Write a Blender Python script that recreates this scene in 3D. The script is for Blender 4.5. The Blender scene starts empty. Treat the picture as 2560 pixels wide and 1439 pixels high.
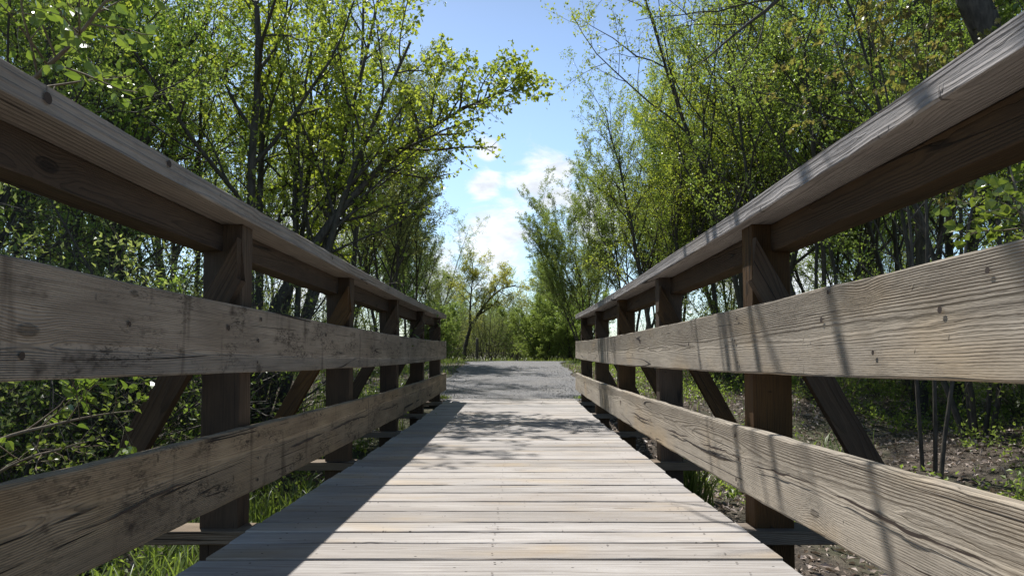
import bpy, math, random
import numpy as np
from mathutils import Vector

# ------------------------------------------------------------------ camera, sky, sun, exposure
scene = bpy.context.scene
F = 1700.0            # focal length in pixels of the 2560 px wide frame
XV, YV = 1290.0, 893.0
SUN_DIR = Vector((-0.28, 0.48, 1.0)).normalized()

cam_d = bpy.data.cameras.new("camera")
cam = bpy.data.objects.new("camera", cam_d)
scene.collection.objects.link(cam)
scene.camera = cam
cam_d.sensor_width = 36.0
cam_d.lens = F / 2560.0 * 36.0
PITCH = math.radians(2.3)
cam_d.shift_y = (YV - 719.5 - F * math.tan(PITCH)) / 2560.0
cam_d.shift_x = -(XV - 1280.0) / 2560.0
cam_d.clip_start = 0.05
cam_d.clip_end = 3000.0
cam.location = (0, 0, 0)
cam.rotation_euler = (math.radians(90) + PITCH, 0, 0)

scene.view_settings.view_transform = 'Standard'
scene.view_settings.look = 'None'
scene.view_settings.exposure = 0.32
scene.view_settings.gamma = 1.0
cy = scene.cycles
cy.use_denoising = True
cy.max_bounces = 7
cy.diffuse_bounces = 3
cy.glossy_bounces = 2
cy.transmission_bounces = 4
cy.transparent_max_bounces = 4
cy.sample_clamp_indirect = 4.0
cy.sample_clamp_direct = 6.0
cy.caustics_reflective = False
cy.caustics_refractive = False

world = bpy.data.worlds.new("World")
scene.world = world
world.use_nodes = True


class NT:
    """small helper round a node tree"""
    def __init__(self, tree):
        self.t = tree
        for n in list(tree.nodes):
            tree.nodes.remove(n)

    def n(self, kind, **kw):
        nd = self.t.nodes.new(kind)
        ins = kw.pop('i', {})
        for k, v in kw.items():
            setattr(nd, k, v)
        for k, v in ins.items():
            s = nd.inputs[k]
            if isinstance(v, bpy.types.NodeSocket):
                self.t.links.new(v, s)
            else:
                s.default_value = v
        return nd

    def m(self, op, a, b=None, c=None, clamp=False):
        nd = self.t.nodes.new('ShaderNodeMath')
        nd.operation = op
        nd.use_clamp = clamp
        for k, v in enumerate((a, b, c)):
            if v is None:
                continue
            if isinstance(v, bpy.types.NodeSocket):
                self.t.links.new(v, nd.inputs[k])
            else:
                nd.inputs[k].default_value = v
        return nd.outputs[0]

    def vm(self, op, a, b):
        nd = self.t.nodes.new('ShaderNodeVectorMath')
        nd.operation = op
        for k, v in enumerate((a, b)):
            if isinstance(v, bpy.types.NodeSocket):
                self.t.links.new(v, nd.inputs[k])
            else:
                nd.inputs[k].default_value = v
        return nd.outputs['Value'] if op in ('DOT_PRODUCT', 'DISTANCE', 'LENGTH') else nd.outputs[0]

    def ramp(self, fac, lo, hi, a=0.0, b=1.0):
        nd = self.t.nodes.new('ShaderNodeMapRange')
        nd.interpolation_type = 'SMOOTHSTEP'
        self.t.links.new(fac, nd.inputs[0])
        for k, v in zip((1, 2, 3, 4), (lo, hi, a, b)):
            nd.inputs[k].default_value = v
        return nd.outputs[0]

    def mix(self, fac, a, b, mode='MIX'):
        nd = self.t.nodes.new('ShaderNodeMix')
        nd.data_type = 'RGBA'
        nd.blend_type = mode
        for s, v in ((nd.inputs[0], fac), (nd.inputs[6], a), (nd.inputs[7], b)):
            if isinstance(v, bpy.types.NodeSocket):
                self.t.links.new(v, s)
            elif isinstance(v, (tuple, list)):
                s.default_value = (v[0], v[1], v[2], 1.0)
            else:
                s.default_value = v
        return nd.outputs[2]

    def noise(self, vec, scale=1.0, detail=3.0, rough=0.55, dist=0.0):
        nd = self.n('ShaderNodeTexNoise', i={'Vector': vec, 'Scale': scale, 'Detail': detail, 'Roughness': rough, 'Distortion': dist})
        return nd.outputs[0]


def build_world():
    w = NT(world.node_tree)
    sky = w.n('ShaderNodeTexSky')
    sky.sky_type = 'NISHITA'
    sky.sun_disc = False
    sky.sun_elevation = math.asin(SUN_DIR.z)
    sky.sun_rotation = math.atan2(SUN_DIR.x, SUN_DIR.y)
    sky.air_density = 1.0
    sky.dust_density = 1.0
    sky.ozone_density = 1.6
    tc = w.n('ShaderNodeTexCoord')
    d = tc.outputs['Generated']
    # wind-torn cumulus low over the path: noise in the sky's own directions
    st = w.n('ShaderNodeMapping', i={'Vector': d, 'Scale': (1.0, 1.0, 2.0)})
    n1 = w.noise(st.outputs[0], 12.0, 10.0, 0.64, 0.5)
    n2 = w.noise(st.outputs[0], 3.2, 3.0, 0.5)
    mask = None
    for (px, py, rad) in ((1225, 600, 0.11), (1370, 450, 0.085), (1222, 365, 0.03), (1090, 660, .08), (1205, 460, .045), (1500, 520, .09), (800, 560, .2), (1900, 560, .2)):
        c = Vector(((px - XV) / F, 1.0, (YV - py) / F)).normalized()
        dist = w.vm('DISTANCE', d, tuple(c))
        m = w.ramp(dist, rad, rad * 0.15)
        mask = m if mask is None else w.m('MAXIMUM', mask, m)
    z = w.n('ShaderNodeSeparateXYZ', i={0: d}).outputs[2]
    lowband = w.ramp(z, 0.30, 0.02, 0.0, 0.25)
    total = w.m('ADD', w.m('MULTIPLY', mask, 0.31), w.m('ADD', w.m('MULTIPLY', n1, 0.8), w.m('MULTIPLY', n2, 0.25)))
    total = w.m('ADD', total, w.m('MULTIPLY', lowband, 0.30))
    cl = w.m('MULTIPLY', w.ramp(total, 0.655, 0.87), 0.93)
    shade = w.ramp(w.noise(st.outputs[0], 22.0, 6.0, .6), 0.32, 0.66, 0.72, 1.0)
    cc = w.n('ShaderNodeVectorMath', operation='SCALE', i={0: (9.9, 10.3, 10.9)})
    w.t.links.new(shade, cc.inputs[3])
    lift = w.ramp(z, 0.85, 0.25, 0.40, 1.62)
    sk = w.n('ShaderNodeVectorMath', operation='SCALE', i={0: w.mix(1.0, sky.outputs[0], (0.98, 1.07, 1.13), 'MULTIPLY')})
    w.t.links.new(lift, sk.inputs[3])
    col = w.mix(cl, sk.outputs[0], cc.outputs[0])
    bg = w.n('ShaderNodeBackground', i={'Color': col, 'Strength': 0.092})
    w.n('ShaderNodeOutputWorld', i={'Surface': bg.outputs[0]})


build_world()

sun_d = bpy.data.lights.new("sun", 'SUN')
sun_d.energy = 4.9
sun_d.angle = math.radians(0.53)
sun_d.color = (1.0, 0.975, 0.94)
sun = bpy.data.objects.new("sun", sun_d)
scene.collection.objects.link(sun)
sun.rotation_euler = SUN_DIR.to_track_quat('Z', 'Y').to_euler()
sun.location = SUN_DIR * 60

R = random.Random(7)
NP = np.random.default_rng(11)


def world_at(px, py, Y):
    """point at distance Y that the photograph shows at (px, py)"""
    return np.array([(px - XV) * Y / F, Y, (YV - py) * Y / F])


# ------------------------------------------------------------------ object helpers
def link(o, parent=None):
    scene.collection.objects.link(o)
    if parent is not None:
        o.parent = parent
    return o


def tag(o, label=None, cat=None, group=None, kind=None):
    if label:
        o['label'] = label
    if cat:
        o['category'] = cat
    if group:
        o['group'] = group
    if kind:
        o['kind'] = kind
    return o


def empty(name, loc=(0, 0, 0), parent=None, rz=0.0):
    o = bpy.data.objects.new(name, None)
    o.empty_display_size = 0.3
    o.location = loc
    o.rotation_euler = (0, 0, rz)
    return link(o, parent)


def mesh_np(name, V, faces, mats, parent=None, smooth=False, mi=None, attr=None, loc=None):
    """faces: list of integer arrays (n,k); builds the mesh with foreach_set"""
    me = bpy.data.meshes.new(name)
    V = np.asarray(V, dtype=np.float32)
    faces = [np.asarray(f, dtype=np.int32) for f in faces if len(f)]
    nl = sum(f.size for f in faces)
    nf = sum(len(f) for f in faces)
    me.vertices.add(len(V))
    me.vertices.foreach_set('co', V.ravel())
    me.loops.add(nl)
    me.loops.foreach_set('vertex_index', np.concatenate([f.ravel() for f in faces]))
    me.polygons.add(nf)
    sizes = np.concatenate([np.full(len(f), f.shape[1], dtype=np.int32) for f in faces])
    starts = np.concatenate([[0], np.cumsum(sizes)[:-1]]).astype(np.int32)
    me.polygons.foreach_set('loop_start', starts)
    if mi is not None:
        me.polygons.foreach_set('material_index', np.asarray(mi, dtype=np.int32))
    me.update(calc_edges=True)
    me.polygons.foreach_set('use_smooth', np.full(nf, smooth))
    for m in (mats if isinstance(mats, (list, tuple)) else [mats]):
        me.materials.append(m)
    if attr is not None:
        a = me.attributes.new('gc', 'FLOAT_VECTOR', 'POINT')
        a.data.foreach_set('vector', np.asarray(attr, dtype=np.float32).ravel())
    o = bpy.data.objects.new(name, me)
    if loc is not None:
        o.location = loc
    return link(o, parent)


def copy_tree(o, parent=None):
    c = o.copy()
    scene.collection.objects.link(c)
    c.parent = parent
    for ch in list(o.children):
        copy_tree(ch, c)
    return c


def vnoise(x, y, seed=0):
    """cheap smooth value noise, numpy"""
    x = np.asarray(x, float)
    y = np.asarray(y, float)
    xi = np.floor(x)
    yi = np.floor(y)
    fx = x - xi
    fy = y - yi
    fx = fx * fx * (3 - 2 * fx)
    fy = fy * fy * (3 - 2 * fy)

    def h(a, b):
        s = np.sin(a * 127.1 + b * 311.7 + seed * 74.7) * 43758.5453
        return s - np.floor(s)
    return (h(xi, yi) * (1 - fx) + h(xi + 1, yi) * fx) * (1 - fy) + (h(xi, yi + 1) * (1 - fx) + h(xi + 1, yi + 1) * fx) * fy


# ------------------------------------------------------------------ materials
def new_mat(name):
    m = bpy.data.materials.new(name)
    m.use_nodes = True
    return m, NT(m.node_tree)


def wood_mat(name, light, mid, dark, mould=0.0, ring=0.0046, tan=0.4, bump=1.0, crack=1.0, speck=0.0, knots=1.0):
    m, w = new_mat(name)
    at = w.n('ShaderNodeAttribute', attribute_name='gc')
    g = at.outputs['Vector']
    s = w.n('ShaderNodeSeparateXYZ', i={0: g})
    u, a, b = s.outputs

    def vec(su, sa, sb):
        return w.n('ShaderNodeCombineXYZ', i={0: w.m('MULTIPLY', u, su), 1: w.m('MULTIPLY', a, sa), 2: w.m('MULTIPLY', b, sb)}).outputs[0]
    n_low = w.noise(vec(0.75, 4.0, 4.0), 1.0, 2.0)
    n_mid = w.noise(vec(5.0, 16.0, 16.0), 1.0, 3.0)
    vor = w.n('ShaderNodeTexVoronoi', i={'Vector': vec(2.2, 5.5, 5.5), 'Scale': 1.0, 'Randomness': 1.0})
    kd = vor.outputs['Distance']
    kwide = w.ramp(kd, 0.30, 0.03)
    kcore = w.ramp(kd, 0.075, 0.05, 0.0, knots)
    krim = w.m('MULTIPLY', w.ramp(kd, 0.10, 0.08), w.ramp(kd, 0.055, 0.075))
    r = w.m('SQRT', w.m('ADD', w.m('MULTIPLY', a, a), w.m('MULTIPLY', b, b)))
    r = w.m('ADD', r, w.m('MULTIPLY', w.m('SUBTRACT', n_low, 0.5), 0.038))
    r = w.m('ADD', r, w.m('MULTIPLY', w.m('SUBTRACT', n_mid, 0.5), 0.006))
    r = w.m('ADD', r, w.m('MULTIPLY', kwide, 0.014 * knots))
    ph = w.m('FRACT', w.m('DIVIDE', r, ring))
    # early wood rises slowly, late wood line ends sharp
    line = w.m('MULTIPLY', w.ramp(ph, 0.45, 0.86), w.ramp(ph, 1.0, 0.93))
    fine = w.noise(vec(4.0, 240.0, 240.0), 1.0, 2.0, 0.6)
    fine2 = w.noise(vec(26.0, 420.0, 420.0), 1.0, 2.0, 0.6)
    blot = w.noise(vec(2.2, 7.0, 7.0), 1.0, 4.0, 0.6)
    blot2 = w.noise(vec(1.3, 3.0, 3.0), 1.0, 3.0, 0.55)
    col = w.mix(w.ramp(blot, 0.30, 0.72), light, mid)
    col = w.mix(w.ramp(blot2, 0.50, 0.75, 0.0, tan), col, (light[0] * 1.02, light[1] * 0.86, light[2] * 0.62))
    col = w.mix(w.m('MULTIPLY', line, w.ramp(n_mid, 0.3, 0.7, 0.15, 0.5)), col, dark)
    col = w.mix(w.ramp(fine, 0.42, 0.75, 0.0, 0.42), col, dark)
    col = w.mix(w.ramp(fine2, 0.55, 0.8, 0.0, 0.35), col, dark)
    # checks along the grain
    cn = w.noise(vec(0.40, 13.0, 13.0), 1.0, 0.6, 0.4)
    cl = w.m('ABSOLUTE', w.m('SUBTRACT', cn, 0.5))
    cmask = w.ramp(w.noise(vec(2.0, 5.0, 5.0), 1.0, 2.0), 0.49, 0.58)
    ck = w.m('MULTIPLY', w.ramp(cl, 0.010, 0.003), cmask)
    ck = w.m('MULTIPLY', ck, crack)
    # short cross gouges
    gn = w.noise(vec(75.0, 22.0, 22.0), 1.0, 1.0)
    gm = w.ramp(w.noise(vec(7.0, 9.0, 9.0), 1.0, 1.0), 0.60, 0.66)
    gg = w.m('MULTIPLY', w.ramp(gn, 0.70, 0.78), gm)
    deep = (dark[0] * 0.22, dark[1] * 0.2, dark[2] * 0.2)
    kcol = (dark[0] * 0.55, dark[1] * 0.45, dark[2] * 0.4)
    col = w.mix(w.m('MULTIPLY', kcore, 0.85), col, kcol)
    col = w.mix(w.m('MULTIPLY', krim, 0.55 * knots), col, deep)
    col = w.mix(w.m('MULTIPLY', gg, 0.6), col, deep)
    col = w.mix(ck, col, deep)
    oi = w.n('ShaderNodeObjectInfo')
    hv = w.n('ShaderNodeHueSaturation', i={'Color': col, 'Value': w.m('ADD', 0.80, w.m('MULTIPLY', oi.outputs['Random'], 0.32)),
                                           'Saturation': w.m('ADD', 0.8, w.m('MULTIPLY', w.m('FRACT', w.m('MULTIPLY', oi.outputs['Random'], 7.3)), 0.5))})
    col = hv.outputs[0]
    if mould > 0:
        mm = w.ramp(w.noise(vec(3.2, 9.0, 9.0), 1.0, 4.0, 0.65), 0.46, 0.66)
        sp = w.ramp(w.noise(vec(60.0, 230.0, 230.0), 1.0, 3.0, 0.6), 0.52, 0.60)
        sp2 = w.ramp(w.noise(vec(26.0, 75.0, 75.0), 1.0, 3.0, 0.65), 0.54, 0.62)
        smg = w.ramp(w.noise(vec(5.5, 11.0, 11.0), 1.0, 4.0, 0.7), 0.56, 0.76)
        col = w.mix(w.m('MULTIPLY', smg, 0.95 * mould), col, kcol)
        col = w.mix(w.m('MULTIPLY', w.m('MULTIPLY', mm, w.m('MAXIMUM', sp, sp2)), 0.85 * mould), col, deep)
        # dark rain streaks crossing the grain
        stn = w.noise(vec(9.0, 1.2, 1.2), 1.0, 4.0, 0.6)
        col = w.mix(w.m('MULTIPLY', w.ramp(stn, 0.56, 0.70), 0.6 * mould), col, kcol)
    if speck > 0:
        v2 = w.n('ShaderNodeTexVoronoi', i={'Vector': vec(30.0, 42.0, 42.0), 'Scale': 1.0})
        sel = w.ramp(w.n('ShaderNodeSeparateColor', i={0: v2.outputs['Color']}).outputs[0], 0.86, 0.9)
        spk = w.m('MULTIPLY', w.ramp(v2.outputs['Distance'], 0.17, 0.09), sel)
        col = w.mix(w.m('MULTIPLY', spk, speck), col, (0.03, 0.025, 0.02))
    h = w.m('MULTIPLY', line, -0.9)
    h = w.m('ADD', h, w.m('MULTIPLY', fine, -0.55))
    h = w.m('ADD', h, w.m('MULTIPLY', fine2, -0.5))
    h = w.m('ADD', h, w.m('MULTIPLY', ck, -3.0))
    h = w.m('ADD', h, w.m('MULTIPLY', gg, -1.5))
    h = w.m('ADD', h, w.m('MULTIPLY', krim, -1.5))
    bp = w.n('ShaderNodeBump', i={'Height': h, 'Strength': min(1.0, bump), 'Distance': 0.0016 * max(1.0, bump)})
    bs = w.n('ShaderNodeBsdfPrincipled', i={'Base Color': col, 'Roughness': 0.78, 'Normal': bp.outputs[0]})
    bs.inputs['Specular IOR Level'].default_value = 0.3
    w.n('ShaderNodeOutputMaterial', i={'Surface': bs.outputs[0]})
    return m


M_rail_sun = wood_mat('rail_wood_weathered_sunlit', (0.48, 0.415, 0.325), (0.35, 0.30, 0.235), (0.16, 0.13, 0.098), mould=0.10, tan=0.75, bump=2.2)  # weathered wood, lighter copy for the right side: sunlight put into the tone
M_rail_shade = wood_mat('rail_wood_mouldy_shaded', (0.38, 0.32, 0.245), (0.25, 0.207, 0.158), (0.075, 0.060, 0.045), mould=1.0, tan=0.3, bump=1.6)  # mould is real growth; the darker base tone also carries the left side's shade
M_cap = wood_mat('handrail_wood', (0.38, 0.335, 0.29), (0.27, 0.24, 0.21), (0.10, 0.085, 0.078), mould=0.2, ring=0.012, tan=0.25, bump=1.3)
M_cap_sun = wood_mat('handrail_wood_sunlit', (0.44, 0.395, 0.365), (0.33, 0.295, 0.27), (0.10, 0.082, 0.074), mould=0.15, ring=0.008, tan=0.3, bump=1.8)  # lighter copy of the handrail wood, sunlight on the right side painted in
M_brown = wood_mat('brown_timber', (0.098, 0.060, 0.032), (0.056, 0.034, 0.019), (0.017, 0.011, 0.007), mould=0.1, tan=0.2, bump=1.0, crack=0.7)
M_out = wood_mat('outrigger_wood_shaded', (0.27, 0.22, 0.17), (0.19, 0.15, 0.115), (0.07, 0.055, 0.042), mould=0.2, tan=0.3, bump=1.0)  # browner than the deck boards: tree shade over the ends put into the colour
M_deck = wood_mat('deck_wood', (0.485, 0.455, 0.425), (0.395, 0.367, 0.338), (0.20, 0.168, 0.145), mould=0.0, ring=0.009, tan=0.7, bump=0.9, crack=0.35, speck=0.9, knots=0.3)


def flat_mat(name, col, rough=0.6, metal=0.0):
    m, w = new_mat(name)
    tc = w.n('ShaderNodeTexCoord')
    nz = w.noise(tc.outputs['Object'], 60.0, 3.0)
    c = w.mix(nz, (col[0] * 0.7, col[1] * 0.7, col[2] * 0.7), (col[0] * 1.3, col[1] * 1.3, col[2] * 1.3))
    b = w.n('ShaderNodeBsdfPrincipled', i={'Base Color': c, 'Roughness': rough, 'Metallic': metal})
    w.n('ShaderNodeOutputMaterial', i={'Surface': b.outputs[0]})
    return m


M_bolt = flat_mat('galvanised_bolt', (0.35, 0.35, 0.34), 0.4, 0.8)
M_hole = flat_mat('rusty_bolt', (0.045, 0.03, 0.022), 0.8, 0.0)
M_wire = flat_mat('fence_wire', (0.06, 0.06, 0.06), 0.7, 0.0)


def bark_mat(name, a, b):
    m, w = new_mat(name)
    tc = w.n('ShaderNodeTexCoord')
    mp = w.n('ShaderNodeMapping', i={'Vector': tc.outputs['Object'], 'Scale': (30, 30, 7)})
    n = w.noise(mp.outputs[0], 1.0, 4.0, 0.65)
    n2 = w.noise(tc.outputs['Object'], 2.5, 3.0)
    c = w.mix(w.ramp(n, 0.3, 0.7), a, b)
    c = w.mix(w.ramp(n2, 0.5, 0.75, 0, 0.35), c, (0.07, 0.085, 0.035))
    bp = w.n('ShaderNodeBump', i={'Height': n, 'Strength': 0.8, 'Distance': 0.012})
    s = w.n('ShaderNodeBsdfPrincipled', i={'Base Color': c, 'Roughness': 0.85, 'Normal': bp.outputs[0]})
    w.n('ShaderNodeOutputMaterial', i={'Surface': s.outputs[0]})
    return m


M_bark = bark_mat('dark_bark', (0.040, 0.033, 0.026), (0.105, 0.088, 0.07))
M_bark2 = bark_mat('grey_bark', (0.07, 0.06, 0.05), (0.19, 0.17, 0.145))
M_twig = bark_mat('pale_twig', (0.13, 0.095, 0.065), (0.24, 0.19, 0.13))


def leaf_mat(name, a, b, trans=0.52, rough=0.38, tcol=None, spec=0.5):
    """a, b: the two ends of the leaf colour; each leaf takes its own place between"""
    m, w = new_mat(name)
    geo = w.n('ShaderNodeNewGeometry')
    oi = w.n('ShaderNodeObjectInfo')
    rnd = geo.outputs['Random Per Island']
    tc = w.n('ShaderNodeTexCoord')
    n = w.noise(tc.outputs['Object'], 0.7, 2.0)
    f = w.m('ADD', w.m('MULTIPLY', rnd, 0.65), w.m('MULTIPLY', w.ramp(n, 0.3, 0.7), 0.35))
    c = w.mix(f, a, b)
    hs = w.n('ShaderNodeHueSaturation', i={'Color': c, 'Hue': w.m('ADD', 0.488, w.m('MULTIPLY', oi.outputs['Random'], 0.024)),
                                           'Saturation': 0.90, 'Value': w.m('ADD', 0.92, w.m('MULTIPLY', oi.outputs['Random'], 0.3))})
    c = hs.outputs[0]
    pr = w.n('ShaderNodeBsdfPrincipled', i={'Base Color': c, 'Roughness': rough})
    pr.inputs['Specular IOR Level'].default_value = spec
    k = tcol or (1.6, 1.65, 0.8)
    tr = w.n('ShaderNodeBsdfTranslucent', i={'Color': w.mix(1.0, c, k, 'MULTIPLY')})
    mx = w.n('ShaderNodeMixShader', i={0: trans, 1: pr.outputs[0], 2: tr.outputs[0]})
    w.n('ShaderNodeOutputMaterial', i={'Surface': mx.outputs[0]})
    return m


M_leaf_maple = leaf_mat('young_maple_leaf', (0.17, 0.22, 0.02), (0.37, 0.39, 0.055))
M_leaf_alder = leaf_mat('alder_leaf', (0.115, 0.18, 0.028), (0.28, 0.355, 0.085))
M_leaf_willow = leaf_mat('willow_leaf', (0.13, 0.195, 0.052), (0.28, 0.355, 0.12))
M_leaf_grey = leaf_mat('grey_green_leaf', (0.14, 0.17, 0.065), (0.26, 0.29, 0.125))
M_leaf_gold = leaf_mat('golden_catkin', (0.27, 0.24, 0.06), (0.40, 0.37, 0.12))
M_leaf_dark = leaf_mat('dark_leaf', (0.06, 0.095, 0.02), (0.16, 0.205, 0.05))
M_leaf_big = leaf_mat('broad_leaf', (0.09, 0.145, 0.022), (0.19, 0.24, 0.035), trans=0.40, rough=0.26, spec=0.7)
M_leaf_bronze = leaf_mat('bronze_bud_leaf', (0.20, 0.15, 0.075), (0.24, 0.26, 0.06))
M_grass = leaf_mat('grass_blade', (0.085, 0.13, 0.02), (0.20, 0.255, 0.06), trans=0.4, rough=0.35)
M_litter = leaf_mat('dead_leaf', (0.13, 0.09, 0.065), (0.58, 0.48, 0.40), trans=0.12, rough=0.5, tcol=(1, .9, .7))


def ground_mat():
    m, w = new_mat('woodland_soil')
    tc = w.n('ShaderNodeTexCoord')
    o = tc.outputs['Object']
    n1 = w.noise(o, 9.0, 6.0, 0.7)
    n2 = w.noise(o, 0.5, 3.0)
    n3 = w.noise(o, 60.0, 3.0, 0.7)
    c = w.mix(w.ramp(n1, 0.35, 0.7), (0.055, 0.042, 0.03), (0.19, 0.15, 0.115))
    c = w.mix(w.ramp(n2, 0.45, 0.65, 0.0, 0.6), c, (0.06, 0.085, 0.02))
    c = w.mix(w.ramp(n3, 0.5, 0.8, 0.0, 0.5), c, (0.2, 0.16, 0.12))
    bp = w.n('ShaderNodeBump', i={'Height': w.m('ADD', n1, n3), 'Strength': 1.0, 'Distance': 0.03})
    s = w.n('ShaderNodeBsdfPrincipled', i={'Base Color': c, 'Roughness': 0.9, 'Normal': bp.outputs[0]})
    w.n('ShaderNodeOutputMaterial', i={'Surface': s.outputs[0]})
    return m


def gravel_mat():
    m, w = new_mat('crushed_gravel')
    tc = w.n('ShaderNodeTexCoord')
    o = tc.outputs['Object']
    v = w.n('ShaderNodeTexVoronoi', i={'Vector': o, 'Scale': 85.0})
    v2 = w.n('ShaderNodeTexVoronoi', i={'Vector': o, 'Scale': 22.0})
    n = w.noise(o, 1.3, 4.0)
    rc = w.n('ShaderNodeSeparateColor', i={0: v.outputs['Color']}).outputs[0]
    c = w.mix(rc, (0.06, 0.06, 0.064), (0.31, 0.30, 0.295))
    c = w.mix(w.ramp(n, 0.4, 0.65, 0.0, 0.35), c, (0.22, 0.20, 0.175))
    c = w.mix(w.ramp(v2.outputs['Distance'], 0.16, 0.1, 0.0, 0.6), c, (0.42, 0.41, 0.39))
    h = w.m('ADD', w.m('MULTIPLY', v.outputs['Distance'], -1.0), w.m('MULTIPLY', v2.outputs['Distance'], -0.8))
    bp = w.n('ShaderNodeBump', i={'Height': h, 'Strength': 0.9, 'Distance': 0.012})
    s = w.n('ShaderNodeBsdfPrincipled', i={'Base Color': c, 'Roughness': 0.85, 'Normal': bp.outputs[0]})
    w.n('ShaderNodeOutputMaterial', i={'Surface': s.outputs[0]})
    return m



def stone_mat():
    m, w = new_mat('grey_stone')
    geo = w.n('ShaderNodeNewGeometry')
    c = w.mix(geo.outputs['Random Per Island'], (0.10, 0.10, 0.105), (0.42, 0.40, 0.38))
    s = w.n('ShaderNodeBsdfPrincipled', i={'Base Color': c, 'Roughness': 0.8})
    w.n('ShaderNodeOutputMaterial', i={'Surface': s.outputs[0]})
    return m


M_stone = stone_mat()
M_ground = ground_mat()
M_gravel = gravel_mat()

# ------------------------------------------------------------------ terrain
XC = -0.0675                   # centre line of the bridge


def sstep(a, b, x):
    t = np.clip((np.asarray(x, float) - a) / (b - a), 0, 1)
    return t * t * (3 - 2 * t)


def path_z(Y):
    Y = np.asarray(Y, float)
    z = np.interp(Y, [8.6, 9.0, 11, 13, 15, 17, 18.5, 22, 40, 400], [-.578, -.572, -.47, -.345, -.225, -.135, -.11, -.14, -.45, -3.0])
    return z


def path_half(Y):
    return np.interp(Y, [9, 10, 12, 15, 17.0, 18.3, 19.5], [1.12, 1.16, 1.18, 1.16, 1.14, 1.5, 2.6])


def ground_z(X, Y):
    X = np.asarray(X, float)
    Y = np.asarray(Y, float)
    ax = np.abs(X - XC)
    side = np.where(X > 0, -1.22 + 0.62 * sstep(1.6, 8.5, X), -1.20 + 0.25 * sstep(3.0, 14.0, -X))
    bumps = (vnoise(X * 0.7, Y * 0.7, 1) - 0.5) * 0.22 + (vnoise(X * 2.3, Y * 2.3, 2) - 0.5) * 0.08
    side = side + bumps
    pz = path_z(np.maximum(Y, 8.6))
    far = pz - 0.02 - 0.035 * np.maximum(ax - path_half(Y), 0) + bumps * 0.35 * sstep(0.0, 1.2, ax - path_half(Y))
    far = np.maximum(far, -1.6 - 0.004 * Y)
    k = sstep(6.4, 8.95, Y - 0.35 * np.maximum(ax - 1.5, 0))
    z = side * (1 - k) + far * k
    # keep the sheet below the gravel
    on = (ax < path_half(Y) + 0.02) & (Y > 9.0)
    return np.where(on, np.minimum(z, pz - 0.02), z)


def build_ground():
    t = np.linspace(-1, 1, 241)
    xs = 14 * t + 480 * t ** 7
    s = np.linspace(0, 1, 261)
    ys = -7 + 44 * s + 700 * s ** 7
    X, Y = np.meshgrid(xs, ys)
    Z = ground_z(X, Y)
    V = np.stack([X, Y, Z], -1).reshape(-1, 3)
    ny, nx = X.shape
    idx = np.arange(nx * ny).reshape(ny, nx)
    q = np.stack([idx[:-1, :-1], idx[:-1, 1:], idx[1:, 1:], idx[1:, :-1]], -1).reshape(-1, 4)
    o = mesh_np('ground', V, [q], M_ground, smooth=True)
    tag(o, kind='structure')


build_ground()


def build_path():
    ys = np.concatenate([np.linspace(9.075, 19.5, 90)])
    n = 31
    rows = []
    for Y in ys:
        hw = float(path_half(Y))
        jl = (vnoise(Y * 2.1, 3.0, 5) - .5) * .16 + (vnoise(Y * 7.1, 3.0, 6) - .5) * .07
        jr = (vnoise(Y * 2.1, 9.0, 5) - .5) * .16 + (vnoise(Y * 7.1, 9.0, 6) - .5) * .07
        tt = np.linspace(-1, 1, n)
        x = XC + tt * hw + np.where(tt < 0, jl, jr) * np.abs(tt)
        z = path_z(Y) + 0.012 * (1 - tt ** 2) + (vnoise(x * 3, Y * 3, 8) - .5) * .012
        rows.append(np.stack([x, np.full(n, Y), z], -1))
    V = np.array(rows).reshape(-1, 3)
    idx = np.arange(len(ys) * n).reshape(len(ys), n)
    q = np.stack([idx[:-1, :-1], idx[:-1, 1:], idx[1:, 1:], idx[1:, :-1]], -1).reshape(-1, 4)
    tag(mesh_np('path', V, [q], M_gravel, smooth=True), kind='structure')


build_path()




def gravel_stones():
    r = np.random.default_rng(91)
    n = 5200
    Y = 9.08 + 6.5 * r.random(n) ** 1.7
    X = XC + (r.random(n) * 2 - 1) * (path_half(Y) + .12)
    Z = np.where(np.abs(X - XC) < path_half(Y) - .08, path_z(Y) + .008, ground_z(X, Y))
    n2 = 170
    X = np.concatenate([X, XC + r.uniform(-.84, .84, n2)])
    Y2 = 9.05 - .75 * r.random(n2) ** 2.2
    Y = np.concatenate([Y, Y2])
    Z = np.concatenate([Z, -.566 - 0.0156 * Y2 + 0.0019 * Y2 * Y2 + .002])
    n = len(X)
    c = np.stack([X, Y, Z], -1)
    o8 = np.array([(1, 0, 0), (0, 1, 0), (-1, 0, 0), (0, -1, 0), (0, 0, .8), (0, 0, -.5)], float)
    s = r.uniform(.003, .0095, n)[:, None, None]
    s[-n2:] *= .6
    V = c[:, None, :] + (o8[None] + r.normal(0, .28, (n, 6, 3))) * s
    i = np.arange(n)[:, None] * 6
    T = np.concatenate([i + list(t) for t in ((0, 1, 4), (1, 2, 4), (2, 3, 4), (3, 0, 4), (1, 0, 5), (2, 1, 5), (3, 2, 5), (0, 3, 5))])
    tag(mesh_np('gravel', V.reshape(-1, 3), [T], M_stone), 'loose grey gravel scattered on the path and over the last deck boards', 'gravel', kind='stuff')


gravel_stones()

# ------------------------------------------------------------------ the bridge
def sag(Y):
    Y = np.asarray(Y, float)
    return np.where(Y > 0, -0.0156 * Y + 0.0019 * Y * Y, -0.0156 * Y)


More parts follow.
